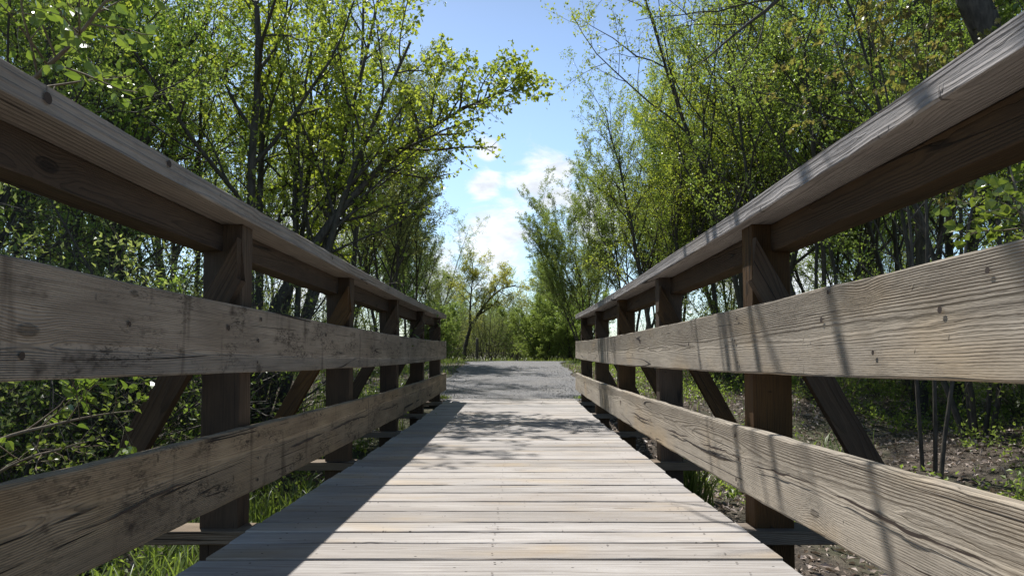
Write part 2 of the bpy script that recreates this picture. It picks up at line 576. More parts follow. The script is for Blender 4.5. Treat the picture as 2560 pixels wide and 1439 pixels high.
def timber(name, parent, mat, p0, p1, wide, deep, up=(0, 0, 1), bevel=0.004, seg=None, rough=0.0012, pith=None, bolts=None, cut=None, splits=None):
    """sawn timber from p0 to p1 (centre line), cross-section wide x deep (deep along 'up'); bent with the bridge's sag.
    cut=(n0, n1): the ends are sheared so that they lie in planes with those normals"""
    p0 = np.array(p0, float)
    p1 = np.array(p1, float)
    L = np.linalg.norm(p1 - p0)
    d = (p1 - p0) / L
    up = np.array(up, float)
    up = up - d * up.dot(d)
    up /= np.linalg.norm(up)
    sd = np.cross(d, up)
    if seg is None:
        seg = max(2, int(L / 0.045))
    hw, hd, b = wide / 2, deep / 2, bevel
    b2 = b * 0.3
    prof = []
    for sx, sy in ((1, 1), (-1, 1), (-1, -1), (1, -1)):
        c = [(hw, hd - b), (hw - b2, hd - b2), (hw - b, hd)]
        if sx * sy < 0:
            c = c[::-1]
        prof += [(sx * x, sy * y) for x, y in c]
    # subdivide the long faces so that they can be a little uneven
    prof = np.array(prof)
    k = len(prof)
    off = NP.random(3) * 40
    if pith is None:
        pith = (NP.uniform(-.04, .04), NP.uniform(-.16, -.05), NP.uniform(-.03, .03))
    V = []
    G = []
    ts = np.linspace(0, 1, seg + 1)
    for t in ts:
        u = t * L
        jit = (np.array([vnoise(u * 9 + off[0], j * 1.7, 3) for j in range(k)]) - .5) * 2 * rough
        jit2 = (np.array([vnoise(u * 2.2 + off[1], j * 0.6, 4) for j in range(k)]) - .5) * 2 * rough * 1.5
        pr = prof * (1 + (jit + jit2)[:, None] / max(hw, hd))
        for x, y in pr:
            q = p0 + d * u + sd * x + up * y
            if cut is not None:
                nrm = cut[0] if t < .5 else cut[1]
                if nrm is not None and (t == 0 or t == 1):
                    nrm = np.array(nrm, float)
                    q = q - d * ((sd * x + up * y).dot(nrm) / d.dot(nrm))
            V.append(q)
            G.append((u + off[0], x - pith[0], y - pith[1] + pith[2] * u))
    V = np.array(V)
    G = np.array(G)
    V[:, 2] += sag(V[:, 1])
    idx = np.arange((seg + 1) * k).reshape(seg + 1, k)
    nx = np.roll(idx, -1, axis=1)
    q = np.stack([idx[:-1], nx[:-1], nx[1:], idx[1:]], -1).reshape(-1, 4)
    e0 = idx[0][::-1].reshape(1, k)
    e1 = idx[-1].reshape(1, k)
    faces = [q, e0, e1]
    mi = np.zeros(len(q) + 2, int)
    mats = [mat]
    if bolts:
        mats.append(M_hole)
        Vb = []
        Fb = []
        Fq4 = []
        base = len(V)
        for (c, nrm, rad) in bolts:
            c = np.array(c, float)
            nrm = np.array(nrm, float)
            t1 = np.cross(nrm, (0, 0, 1.0) if abs(nrm[2]) < .5 else (0, 1.0, 0))
            t1 /= np.linalg.norm(t1)
            t2 = np.cross(nrm, t1)
            ring = [c + rad * (math.cos(a) * t1 + math.sin(a) * t2) + nrm * 0.0045 for a in np.linspace(0, 2 * math.pi, 10, endpoint=False)]
            st = base + len(Vb)
            Vb += ring
            Fb.append(list(range(st, st + 10)))
        for (xf_, sx_, ya, yb_, za, zb, wm) in (splits or []):
            # an open split along the grain: a ragged dark sliver that widens and closes
            m_ = max(6, int(abs(yb_ - ya) / 0.02))
            ph_ = R.uniform(0, 50)
            for j in range(m_):
                t0_, t1_ = j / m_, (j + 1) / m_
                q4 = []
                for tt in (t0_, t1_):
                    yy = ya + (yb_ - ya) * tt
                    zz = za + (zb - za) * tt + (float(vnoise(yy * 5 + ph_, 1.0, 9)) - .5) * .018 + (float(vnoise(yy * 28 + ph_, 2.0, 9)) - .5) * .005
                    ww = wm * math.sin(math.pi * min(1, max(0, tt))) * (.7 + 1.3 * float(vnoise(yy * 11 + ph_, 3.0, 9)))
                    q4.append(((xf_ - sx_ * .0058, yy, zz - ww / 2), (xf_ - sx_ * .0058, yy, zz + ww / 2)))
                st = base + len(Vb)
                Vb += [q4[0][0], q4[0][1], q4[1][1], q4[1][0]]
                Fq4.append([st, st + 1, st + 2, st + 3])
        Vb = np.array(Vb, float)
        Vb[:, 2] += sag(Vb[:, 1])
        V = np.concatenate([V, Vb])
        G = np.concatenate([G, np.zeros((len(Vb), 3))])
        faces.append(np.array(Fb))
        if Fq4:
            faces.append(np.array(Fq4))
        mi = np.concatenate([mi, np.ones(len(Fb) + len(Fq4), int)])
    return mesh_np(name, V, faces, mats, parent, mi=mi, attr=G)


BR0, BR1 = -2.6, 9.05
bridge = empty('footbridge', (0, 0, 0))
tag(bridge, 'weathered timber footbridge with plank deck and two three-rail railings leading to the gravel path', 'footbridge')
ZD = -0.566            # top of the deck
POST_Y = [2.438 + 1.56 * k for k in range(-2, 5)]     # centre of each post, along the bridge
OUT_Y = [y - 0.028 for y in POST_Y]
HALF = 0.8585

deck = empty('deck', (0, 0, 0), bridge)


def deck_boards():
    n = 0
    spans = []
    for k, y in enumerate(OUT_Y):
        spans.append((y - 0.07, 0.14, 'out'))
        spans.append((y - 0.21, 0.14, 'b'))
        nxt = OUT_Y[k + 1] - 0.21 if k + 1 < len(OUT_Y) else None
        if nxt is not None:
            w = (nxt - (y + 0.07)) / 7
            spans += [(y + 0.07 + w * j, w, 'b') for j in range(7)]
    yl = OUT_Y[-1] + 0.07
    spans += [(yl, 0.185, 'b'), (yl + 0.185, BR1 + 0.02 - yl - 0.185, 'b')]
    w = 0.183
    y = OUT_Y[0] - 0.21
    while y > BR0:
        y -= w
        spans.append((y, w, 'b'))
    for (y0, w, kind) in spans:
        gap = R.uniform(0.013, 0.021)
        xl = XC - 0.847 + R.uniform(-.008, .008)
        xr = XC + 0.847 + R.uniform(-.008, .008)
        dz = R.uniform(-0.0015, 0.0015)
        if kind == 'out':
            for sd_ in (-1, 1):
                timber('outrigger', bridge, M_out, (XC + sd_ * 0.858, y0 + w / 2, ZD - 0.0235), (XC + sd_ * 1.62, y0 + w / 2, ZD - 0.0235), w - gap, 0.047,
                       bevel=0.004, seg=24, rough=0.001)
            xl, xr = XC - 0.857, XC + 0.857
        if True:
            timber('deck_board', deck, M_deck, (xl, y0 + w / 2, ZD - 0.019 + dz), (xr, y0 + w / 2, ZD - 0.019 + dz + R.uniform(-.001, .001)), w - gap, 0.038,
                   bevel=0.0045, seg=44, rough=0.0012, pith=(R.uniform(-.05, .05), R.choice((-1, 1)) * R.uniform(.02, .09), R.uniform(-.02, .02)),
                   bolts=[((XC + bx + R.uniform(-.008, .008), y0 + w * f + R.uniform(-.006, .006), ZD + dz), (0.02, 0, 1), R.uniform(.0028, .0042)) for bx in (-.70, 0, .70) for f in (.25, .75)])


deck_boards()
for x in (XC - 0.70, XC, XC + 0.70):
    timber('stringer', bridge, M_brown, (x, BR0, ZD - 0.19), (x, BR1 - 0.1, ZD - 0.19), 0.09, 0.28, seg=60)


def railing(s):
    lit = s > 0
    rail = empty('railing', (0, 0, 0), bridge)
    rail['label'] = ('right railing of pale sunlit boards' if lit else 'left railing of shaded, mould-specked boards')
    m = M_rail_sun if lit else M_rail_shade
    xf = XC + s * HALF                       # inner face of the rails and of the cap
    nrm = (-s, 0, 0)

    def bolt_rows(z0, z1):
        b = []
        for y in POST_Y:
            for f in (0.16, 0.5, 0.84):
                b.append(((xf, y + R.uniform(-.02, .02), z0 + (z1 - z0) * f), nrm, R.uniform(.0055, .008)))
        return b
    kn = lambda y, z, rad: ((xf, y, z), nrm, rad)
    knots_mid = [kn(1.75, .118, .008), kn(1.71, .185, .006), kn(1.26, .105, .007), kn(1.50, .03, .006), kn(3.1, .09, .009), kn(4.6, .05, .008), kn(1.13, .16, .006)] if lit else \
        [kn(2.18, .12, .010), kn(1.62, .10, .007), kn(3.3, .14, .009), kn(4.2, .05, .008), kn(1.27, .02, .008)]
    if lit:
        cracks = [(xf, s, 1.12, 1.75, -.335, -.318, .007), (xf, s, 1.78, 2.30, -.317, -.330, .005), (xf, s, 2.35, 2.95, -.322, -.338, .005), (xf, s, 3.1, 3.6, -.335, -.345, .006),
                  (xf, s, 3.9, 4.7, -.34, -.345, .007), (xf, s, 1.15, 1.45, -.395, -.40, .004)]
    else:
        cracks = [(xf, s, 1.42, 1.95, -.355, -.325, .005), (xf, s, 2.75, 3.3, -.335, -.325, .007), (xf, s, 3.35, 4.4, -.33, -.32, .007), (xf, s, 4.6, 5.4, -.325, -.335, .006)]
    knots_cap = [] if lit else [kn(1.32, .527, .012), kn(1.79, .536, .010), kn(3.4, .53, .009), kn(4.9, .525, .010)]
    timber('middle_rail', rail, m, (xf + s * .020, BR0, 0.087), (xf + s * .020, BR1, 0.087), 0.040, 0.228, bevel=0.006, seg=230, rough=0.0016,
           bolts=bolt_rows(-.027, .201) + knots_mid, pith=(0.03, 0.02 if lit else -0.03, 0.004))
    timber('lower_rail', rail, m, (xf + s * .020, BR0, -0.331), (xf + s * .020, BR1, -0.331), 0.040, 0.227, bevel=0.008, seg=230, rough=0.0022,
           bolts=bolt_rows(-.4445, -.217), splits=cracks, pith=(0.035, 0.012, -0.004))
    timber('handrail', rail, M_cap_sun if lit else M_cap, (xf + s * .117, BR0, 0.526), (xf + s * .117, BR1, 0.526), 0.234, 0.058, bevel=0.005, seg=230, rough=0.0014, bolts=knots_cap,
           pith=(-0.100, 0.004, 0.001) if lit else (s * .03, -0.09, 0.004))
    timber('upper_beam', rail, M_brown, (xf + s * .155, BR0, 0.4475), (xf + s * .155, BR1 - .06, 0.4475), 0.090, 0.094, bevel=0.004, seg=160)
    for y in POST_Y:
        px = xf + s * (0.041 + 0.0675)
        timber('post', rail, M_brown, (px, y, ZD - 0.50), (px, y, 0.4955), 0.1, 0.135, up=(1, 0, 0), bevel=0.004, seg=24)
        # brace lapped on the near face of the post, from under the handrail out to the outrigger
        yb = y - 0.05 - 0.020
        x_in = xf + s * 0.044
        dx, dz = 0.53 * s, -0.965
        Lb = math.hypot(dx, dz)
        ux, uz = dx / Lb, dz / Lb
        nx_, nz_ = -uz * s, ux * s            # outward-up normal of the brace's edges
        cx = x_in + s * 0.001 + 0.0
        top = np.array((x_in, yb, 0.352))
        bot = top + np.array((dx, 0, dz)) * 0.94
        timber('brace', rail, M_brown, top, bot, 0.089, 0.038, up=(0, 1, 0), bevel=0.003, seg=24, cut=((1, 0, 0), (0, 0, 1)))
        # galvanised bolt head
        c = top + np.array((dx, 0, dz)) * 0.16 + np.array((0, -0.0195, 0))
        ring = [c + 0.011 * np.array((math.cos(a), 0, math.sin(a))) for a in np.linspace(0, 2 * math.pi, 12, endpoint=False)]
        ring2 = [p + np.array((0, -0.006, 0)) for p in ring]
        V = np.array(ring + ring2)
        V[:, 2] += sag(V[:, 1])
        q = [[i, (i + 1) % 12, 12 + (i + 1) % 12, 12 + i] for i in range(12)]
        mesh_np('bolt', V, [np.array(q), np.array([list(range(12, 24))[::-1]])], M_bolt, rail)


railing(-1)
railing(1)


# ------------------------------------------------------------------ trees
class Plant:
    def __init__(self, seed):
        self.r = np.random.default_rng(seed)
        self.lines = []      # (points, radii, sides)
        self.LP = []         # leaf base
        self.LD = []         # leaf direction

    def branch(self, p, d, L, r0, lev, P, r1=None):
        r = self.r
        n = P['seg'][lev]
        wig = P['wig'][lev]
        up = P['up'][lev]
        pts = [np.array(p, float)]
        dirs = [np.array(d, float)]
        d = np.array(d, float)
        for k in range(n):
            d = d + r.normal(0, wig, 3) + np.array((0, 0, up))
            d /= np.linalg.norm(d)
            pts.append(pts[-1] + d * (L / n))
            dirs.append(d)
        pts = np.array(pts)
        rr = np.linspace(r0, r0 * P['taper'][lev] if r1 is None else r1, n + 1)
        self.lines.append((pts, rr, P['sides'][lev]))
        self.kids(pts, dirs, L, rr, lev, P)
        return pts

    def kids(self, pts, dirs, L, rr, lev, P):
        r = self.r
        n = len(pts) - 1
        if lev < P['levels'] - 1:
            cnt = P['n'][lev]
            cnt = max(1, int(cnt * r.uniform(0.8, 1.2)))
            az = r.uniform(0, 6.28)
            for j in range(cnt):
                t = P['t0'][lev] + (1 - P['t0'][lev]) * (j + r.uniform(0, 1)) / cnt
                x = t * n
                k = min(n - 1, int(x))
                f = x - k
                q = pts[k] * (1 - f) + pts[k + 1] * f
                dd = np.array(dirs[min(k + 1, n)])
                az += 2.4 + r.normal(0, .4)
                ang = math.radians(P['ang'][lev] * r.uniform(0.7, 1.3))
                a = np.cross(dd, (0.3, 0.2, 0.93) if abs(dd[2]) < .95 else (1, 0, 0))
                a /= np.linalg.norm(a)
                b = np.cross(dd, a)
                nd = dd * math.cos(ang) + (a * math.cos(az) + b * math.sin(az)) * math.sin(ang)
                l2 = L * P['ratio'][lev] * (1 - P.get('shr', 0.45) * t) * r.uniform(0.7, 1.25)
                rad = min((rr[k] * (1 - f) + rr[k + 1] * f) * 0.62, P['rmax'][lev])
                self.branch(q, nd, l2, rad, lev + 1, P)
        if lev >= P['leaf_from']:
            m = P['leaves'][lev]
            m = int(m) + (1 if r.random() < m - int(m) else 0)
            if m > 0:
                t = np.sort(r.random(m)) ** 0.8
                x = t * n
                k = np.minimum(n - 1, x.astype(int))
                f = (x - k)[:, None]
                q = pts[k] * (1 - f) + pts[k + 1] * f
                dd = np.array(dirs)[np.minimum(k + 1, n)]
                self.LP.append(q)
                self.LD.append(dd)

    def wood(self):
        V = []
        Fq = []
        base = 0
        for pts, rr, sd in self.lines:
            n = len(pts)
            tg = np.gradient(pts, axis=0)
            tg /= np.linalg.norm(tg, axis=1)[:, None] + 1e-9
            ref = np.array((0.0, 0.0, 1.0)) if abs(tg[0][2]) < 0.8 else np.array((1.0, 0.0, 0.0))
            a = np.cross(tg, ref)
            a /= np.linalg.norm(a, axis=1)[:, None] + 1e-9
            b = np.cross(tg, a)
            th = np.linspace(0, 2 * math.pi, sd, endpoint=False)
            ring = pts[:, None, :] + rr[:, None, None] * (np.cos(th)[None, :, None] * a[:, None, :] + np.sin(th)[None, :, None] * b[:, None, :])
            V.append(ring.reshape(-1, 3))
            idx = base + np.arange(n * sd).reshape(n, sd)
            nx = np.roll(idx, -1, axis=1)
            Fq.append(np.stack([idx[:-1], nx[:-1], nx[1:], idx[1:]], -1).reshape(-1, 4))
            base += n * sd
        return np.concatenate(V), [np.concatenate(Fq)]

    def leaves(self, size, width=0.55, droop=0.0, per=1, jitter=0.02, shape='diamond', up=0.7):
        r = self.r
        P = np.concatenate(self.LP)
        D = np.concatenate(self.LD)
        if per > 1:
            P = np.repeat(P, per, axis=0)
            D = np.repeat(D, per, axis=0)
        n = len(P)
        P = P + r.normal(0, jitter, (n, 3))
        a = D * 0.7 + r.normal(0, 0.65, (n, 3))
        a[:, 2] -= droop
        a /= np.linalg.norm(a, axis=1)[:, None]
        nn = r.normal(0, 0.6, (n, 3))
        nn[:, 2] += up
        b = np.cross(nn, a)
        b /= np.linalg.norm(b, axis=1)[:, None] + 1e-9
        nn = np.cross(a, b)
        s = (size * r.uniform(0.6, 1.3, n))[:, None]
        if shape == 'diamond':
            v0 = P
            v1 = P + a * s * 0.42 + b * s * width * 0.5 + nn * s * 0.12
            v2 = P + a * s - nn * s * 0.10
            v3 = P + a * s * 0.42 - b * s * width * 0.5 + nn * s * 0.12
            V = np.stack([v0, v1, v2, v3], 1).reshape(-1, 3)
            i = np.arange(n)[:, None] * 4
            T = np.concatenate([i + [0, 1, 2], i + [0, 2, 3]])
            return V, [T]
        if shape == 'lobed':       # five-lobed maple leaf
            prof = [(0, 0, 0), (.10, .42, .06), (.36, .30, .03), (.52, .56, .02), (.66, .22, .05), (1.0, 0, -.12)]
        else:                      # ovate, pointed
            prof = [(0, 0, 0), (.10, .02, 0), (.25, .36, .10), (.50, .46, .12), (.78, .24, .05), (1.0, 0, -.12)]
        w = width
        right = [P + a * s * x + b * s * (y * w) + nn * s * z for x, y, z in prof]
        left = [P + a * s * x - b * s * (y * w) + nn * s * z for x, y, z in prof[1:-1]]
        mid = [P + a * s * x - nn * s * (0.02 + 0.05 * x) for x in (.3, .65)]
        V = np.stack(right + left + mid, 1)
        k = V.shape[1]
        V = V.reshape(-1, 3)
        i = np.arange(n)[:, None] * k
        # right 0..5, left 6..9, mid 10,11
        tris = [(0, 1, 10), (1, 2, 10), (2, 3, 10), (10, 3, 11), (3, 4, 11), (4, 5, 11),
                (0, 10, 6), (6, 10, 7), (7, 10, 8), (10, 11, 8), (8, 11, 9), (9, 11, 5)]
        T = np.concatenate([i + list(t) for t in tris])
        return V, [T]


def finish(plant, name, leafmat, bark=None, size=0.04, loc=(0, 0, 0), rz=0.0, sc=1.0, wood_name='trunk', crown='crown', **lk):
    root = empty(name, loc, None, rz)
    root.scale = (sc, sc, sc)
    V, Fq = plant.wood()
    mesh_np(wood_name, V, Fq, bark or M_bark, root, smooth=True)
    if plant.LP:
        V, Ft = plant.leaves(size, **lk)
        mesh_np(crown, V, Ft, leafmat, root)
    return root


def params(**k):
    P = dict(levels=4, seg=(10, 7, 5, 3), wig=(.06, .12, .16, .2), up=(.03, .06, .03, .0), taper=(.25, .25, .3, .4), sides=(7, 5, 4, 3),
             n=(14, 8, 6), t0=(.3, .2, .12), ang=(42, 45, 50), ratio=(.42, .42, .38), rmax=(.06, .02, .006), leaf_from=2, leaves=(0, 0, 5, 9), shr=.45)
    P.update(k)
    return P


def multi_stem(seed, height, nst, spread, r0, P, lean=(0, 0)):
    pl = Plant(seed)
    for k in range(nst):
        az = k * 6.283 / nst + pl.r.uniform(-.5, .5)
        t = pl.r.uniform(.4, 1.0) * spread
        d = np.array((math.cos(az) * t + lean[0], math.sin(az) * t + lean[1], 1.0))
        d /= np.linalg.norm(d)
        pl.branch(np.array((math.cos(az) * .12 * (nst > 1), math.sin(az) * .12 * (nst > 1), -.15)), d, height * pl.r.uniform(.75, 1.1), r0 * pl.r.uniform(.7, 1.15), 0, P)
    return pl


protos = {}


def proto(key, make):
    """the first user of a kind gets the prototype itself, every later one a copy"""
    if key not in protos:
        protos[key] = make()
        return protos[key]
    return copy_tree(protos[key])


P_alder = params(n=(15, 9, 6), leaves=(0, 1, 6, 9), ang=(34, 42, 50), up=(.02, .07, .04, .02))
P_pole = params(levels=4, seg=(14, 7, 5, 3), n=(20, 8, 6), t0=(.32, .2, .1), ratio=(.22, .45, .4), wig=(.035, .12, .16, .2), leaves=(0, 0, 6, 9), taper=(.2, .25, .3, .4))
P_willow = params(n=(16, 10, 7), ang=(30, 35, 35), up=(.02, .05, .03, .0), ratio=(.42, .40, .36), leaves=(0, 2, 7, 12), wig=(.05, .1, .12, .12))
P_shrub = params(levels=3, seg=(7, 5, 4), wig=(.12, .2, .25), up=(.02, .04, .0), taper=(.3, .35, .4), sides=(4, 3, 3), n=(10, 7), t0=(.15, .1), ang=(50, 55),
                 ratio=(.5, .45), rmax=(.012, .005), leaf_from=1, leaves=(0, 5, 8))
P_thick = params(levels=3, seg=(8, 6, 4), wig=(.16, .22, .25), up=(.0, .02, .0), taper=(.3, .35, .4), sides=(4, 3, 3), n=(14, 8), t0=(.1, .1), ang=(55, 55),
                 ratio=(.55, .5), rmax=(.012, .005), leaf_from=2, leaves=(0, 0, 3))

MAKERS = {
    'alder_a': lambda: finish(multi_stem(101, 7.0, 4, .22, .055, P_alder), 'alder_tree', M_leaf_alder, size=.048, width=.62, jitter=.03),
    'alder_b': lambda: finish(multi_stem(102, 7.5, 5, .28, .05, P_alder), 'alder_tree', M_leaf_alder, size=.048, width=.62, jitter=.03),
    'alder_c': lambda: finish(multi_stem(103, 8.5, 3, .18, .06, P_alder), 'alder_tree', M_leaf_maple, size=.05, width=.65, jitter=.03),
    'pole_a': lambda: finish(multi_stem(111, 12.0, 1, .10, .11, P_pole), 'tall_tree', M_leaf_alder, size=.052, width=.6, jitter=.03),
    'pole_b': lambda: finish(multi_stem(112, 12.5, 2, .12, .10, P_pole), 'tall_tree', M_leaf_willow, size=.05, width=.6, jitter=.03),
    'willow_a': lambda: finish(multi_stem(121, 7.0, 5, .30, .05, P_willow), 'willow_tree', M_leaf_willow, size=.07, width=.32, jitter=.03),
    'willow_b': lambda: finish(multi_stem(122, 7.0, 4, .25, .05, P_willow), 'willow_tree', M_leaf_grey, size=.055, width=.42, jitter=.03),
    'bush': lambda: finish(multi_stem(125, 2.5, 9, .62, .03, params(n=(12, 8, 6), leaves=(0, 2, 5, 8), t0=(.08, .1, .1), ratio=(.45, .42, .4))), 'bush', M_leaf_willow, size=.065, width=.42, wood_name='stems', crown='foliage'),
    'shrub_a': lambda: finish(multi_stem(131, 1.9, 8, .55, .012, P_shrub), 'shrub', M_leaf_alder, M_twig, size=.045, width=.55, wood_name='stems', crown='foliage'),
    'shrub_b': lambda: finish(multi_stem(132, 1.5, 9, .8, .010, P_shrub), 'shrub', M_leaf_dark, M_bark, size=.04, width=.6, wood_name='stems', crown='foliage'),
    'shrub_c': lambda: finish(multi_stem(133, 2.6, 9, .5, .014, P_shrub), 'shrub', M_leaf_grey, M_bark, size=.042, width=.5, wood_name='stems', crown='foliage'),
    'thicket': lambda: finish(multi_stem(134, 2.6, 10, .9, .016, P_thick), 'thicket', M_leaf_dark, M_bark, size=.04, width=.55, wood_name='stems', crown='foliage'),
}


def place(key, x, y, rz, sc, label, cat, group=None, tilt=None, name=None):
    o = proto(key, MAKERS[key])
    o.location = (x, y, float(ground_z(x, y)))
    o.rotation_euler = (tilt[0] if tilt else 0, tilt[1] if tilt else 0, rz)
    o.scale = (sc, sc, sc)
    if name:
        o.name = name
    for k in ('label', 'category', 'group'):
        if k in o:
            del o[k]
    return tag(o, label, cat, group)


def ipos(px, Y):
    return (px - XV) * Y / F


# --- hero: the young maple whose limb reaches over the path
def hero_maple():
    pl = Plant(301)
    P = params(n=(9, 8, 6), ang=(38, 45, 55), leaves=(0, 0, 5, 8), t0=(.35, .15, .08), ratio=(.42, .42, .38), up=(.03, .05, .03, .01))
    Yb = 8.2
    base = world_at(640, 960, Yb)
    g = float(ground_z(base[0], Yb))
    base[2] = g - .1
    # the long limb, laid along the photograph's line and given its own depth
    pix = [(640, 900, 8.2), (690, 760, 8.2), (760, 640, 8.1), (850, 520, 8.05), (960, 400, 8.0), (1060, 320, 7.9), (1160, 262, 7.8), (1240, 225, 7.75), (1305, 206, 7.7)]
    L = [base] + [world_at(*p) for p in pix]
    L = np.array(L)
    rr = np.array([.085, .08, .07, .06, .05, .036, .024, .016, .010, .004])
    dirs = np.gradient(L, axis=0)
    dirs /= np.linalg.norm(dirs, axis=1)[:, None]
    pl.lines.append((L, rr, 8))
    Pl = dict(P)
    Pl['levels'] = 4
    # side branches of the limb
    total = 6.6
    for k in range(34):
        t = .25 + .75 * (k + pl.r.random()) / 34
        x = t * (len(L) - 1)
        i = min(len(L) - 2, int(x))
        f = x - i
        q = L[i] * (1 - f) + L[i + 1] * f
        dd = dirs[i]
        az = pl.r.uniform(0, 6.28)
        a = np.cross(dd, (0, 1, 0))
        a /= np.linalg.norm(a)
        b = np.cross(dd, a)
        ang = math.radians(pl.r.uniform(35, 60))
        nd = dd * math.cos(ang) + (a * math.cos(az) * 1.0 + b * math.sin(az) * .8) * math.sin(ang)
        nd[2] += .12
        nd /= np.linalg.norm(nd)
        ln = (1.5 * (1 - t) + .42) * pl.r.uniform(.7, 1.2)
        pl.branch(q, nd, ln, min(.02, rr[i] * .6), 2, dict(P, n=(9, 8, 11), leaves=(0, 0, 14, 9)))
    # the other stems and limbs of the same tree
    for (px, py, Y, hgt, r0, sd) in ((700, -260, 8.4, 6.6, .07, 1), (830, 40, 7.8, 5.6, .06, 2), (560, -150, 8.0, 6.2, .065, 3), (900, 180, 8.8, 5.2, .05, 4), (960, 40, 8.2, 5.6, .05, 5), (1000, -160, 8.6, 5.6, .05, 6), (1010, 130, 9.2, 5.6, .05, 7)):
        tgt = world_at(px, py, Y)
        st = base + np.array((pl.r.uniform(-.15, .3), pl.r.uniform(-.2, .2), 0))
        d = tgt - st
        ln = np.linalg.norm(d)
        pl.branch(st, d / ln, ln, r0, 0, dict(P, up=(.0, .05, .03, .01), t0=(.38, .15, .08)))
    root = finish(pl, 'maple_tree', M_leaf_maple, M_bark, size=.052, width=.85, jitter=.025)
    tag(root, 'young yellow-green maple whose long limb reaches over the path from the left', 'tree')


hero_maple()

# --- prominent trees, left side
place('willow_b', ipos(960, 17), 17.0, 1.0, 1.05, 'grey-green willow right behind the long maple limb, left of the path', 'tree')
place('willow_b', ipos(1010, 22), 22.0, 2.6, 1.0, 'grey-green willow nearest the path on its left, loose outline against the clouds', 'tree')
place('pole_b', ipos(850, 15), 15.0, 0.4, .95, 'tall bluish-green tree rising above the maple to the top edge, left of the blue gap', 'tree')
place('pole_a', ipos(300, 8.5), 8.5, 2.0, .9, 'thick dark upright trunk behind the left railing before the first visible post', 'tree')
place('alder_b', ipos(450, 10.5), 10.5, 1.2, .95, 'many-stemmed alder with dark forked stems left of the maple', 'tree')
place('alder_a', ipos(120, 8.0), 8.0, 3.0, .95, 'many-stemmed alder at the far left behind the handrail', 'tree')
# --- prominent trees, right side
place('alder_c', ipos(1900, 12), 12.0, 0.3, 1.0, 'bright young tree right of the blue gap reaching the top edge', 'tree', tilt=(0, -.03))
place('alder_a', ipos(1640, 15), 15.0, 1.9, .82, 'fan-stemmed bright green alder between the willow and the tall trees on the right', 'tree', tilt=(0, -.12))
place('willow_a', ipos(1480, 19), 20.0, 0.8, .66, 'feathery light green willow leaning over the path from the right', 'tree', tilt=(0, -.30))
place('willow_a', ipos(1590, 17), 17.0, 4.1, .80, 'taller feathery willow just right of the one leaning over the path', 'tree', tilt=(0, -.16))
place('alder_c', ipos(1660, 13), 13.0, 3.4, .72, 'yellow-green young tree with upswept stems in front of the right-hand willows', 'tree', tilt=(0, -.03))
place('pole_a', ipos(2290, 9.5), 9.5, 4.0, 1.0, 'tall dark trunk leaning left over the right handrail', 'tree', tilt=(0, -.14))
place('pole_b', ipos(2380, 10.5), 10.5, 1.0, 1.0, 'pair of tall dark trunks beside the leaning one on the right', 'tree', tilt=(0, -.06))
place('alder_b', ipos(2050, 10.0), 10.0, 5.0, .95, 'many-stemmed alder rising behind the first visible post of the right railing', 'tree', tilt=(0, -.08))


# --- distance: golden leaning tree, dark round bush, trees beyond the fence
def golden():
    pl = Plant(401)
    P = params(n=(11, 9, 6), ang=(50, 48, 50), leaves=(0, 2, 4, 6), t0=(.3, .15, .1), ratio=(.50, .42, .38), up=(-.02, .04, .0, -.03), wig=(.05, .14, .18, .2))
    Y = 30.0
    b = world_at(1160, 905, Y)
    b[2] = float(ground_z(b[0], Y)) - .1
    pts = np.array([b] + [world_at(*p, Y) for p in ((1162, 870), (1175, 820), (1200, 780), (1225, 745), (1255, 720), (1290, 712))])
    dirs = np.gradient(pts, axis=0)
    dirs /= np.linalg.norm(dirs, axis=1)[:, None]
    rr = np.linspace(.10, .025, len(pts))
    pl.lines.append((pts, rr, 7))
    pl.kids(pts, list(dirs), 4.4, rr, 0, P)
    pl.branch(pts[2], np.array((-.1, 0, 1.0)), 2.9, .06, 0, P)
    root = finish(pl, 'willow_tree', M_leaf_gold, M_bark, size=.075, width=.4, per=2, jitter=.05)
    tag(root, 'leaning tree with golden new leaves beyond the end of the path', 'tree')


golden()
place('bush', ipos(1365, 26), 26.0, 2.2, 1.0, 'rounded dark green bush at the right end of the path, behind the right fence post', 'shrub')
place('bush', ipos(1440, 25), 25.0, 0.6, .95, 'second rounded bush, taller, closer to the end of the right railing', 'shrub')
place('bush', ipos(1085, 25), 25.0, 4.0, .85, 'rounded bush beside the far end of the left railing', 'shrub')
k = 0
FAR = 'trees beyond the end of the path'
for (px, Y, s, key) in ((1100, 34, .60, 'willow_b'), (1130, 44, .72, 'alder_a'), (1060, 30, .70, 'alder_b'), (1230, 50, .55, 'willow_a'), (1290, 46, .50, 'alder_a'), (1340, 36, .55, 'alder_b'),
                        (1420, 32, .62, 'willow_a'), (1480, 30, .8, 'alder_c'), (1400, 44, .7, 'willow_b'), (1180, 56, .6, 'alder_b'), (1270, 60, .6, 'willow_b'), (1010, 38, .85, 'alder_a')):
    place(key, ipos(px, Y), Y, R.uniform(0, 6), s * 1.15, 'small hazy-green tree in the distant row beyond the fence posts', 'tree', FAR)

for j in range(13):
    Y = R.uniform(36, 66)
    px = R.uniform(1040, 1470)
    place(R.choice(('alder_a', 'alder_b', 'willow_a', 'willow_b')), ipos(px, Y), Y, R.uniform(0, 6), R.uniform(.0085, .0115) * Y * .85, 'small hazy-green tree in the distant row beyond the fence posts', 'tree', FAR)
for j in range(44):
    Y = R.uniform(28.5, 42)
    place(R.choice(('shrub_a', 'shrub_c', 'shrub_c')), ipos(1070 + 9 * j, Y), Y, R.uniform(0, 6), R.uniform(.8, 1.25), 'low shrub just behind the wire fence at the end of the path', 'shrub', 'shrubs along the distant fence')

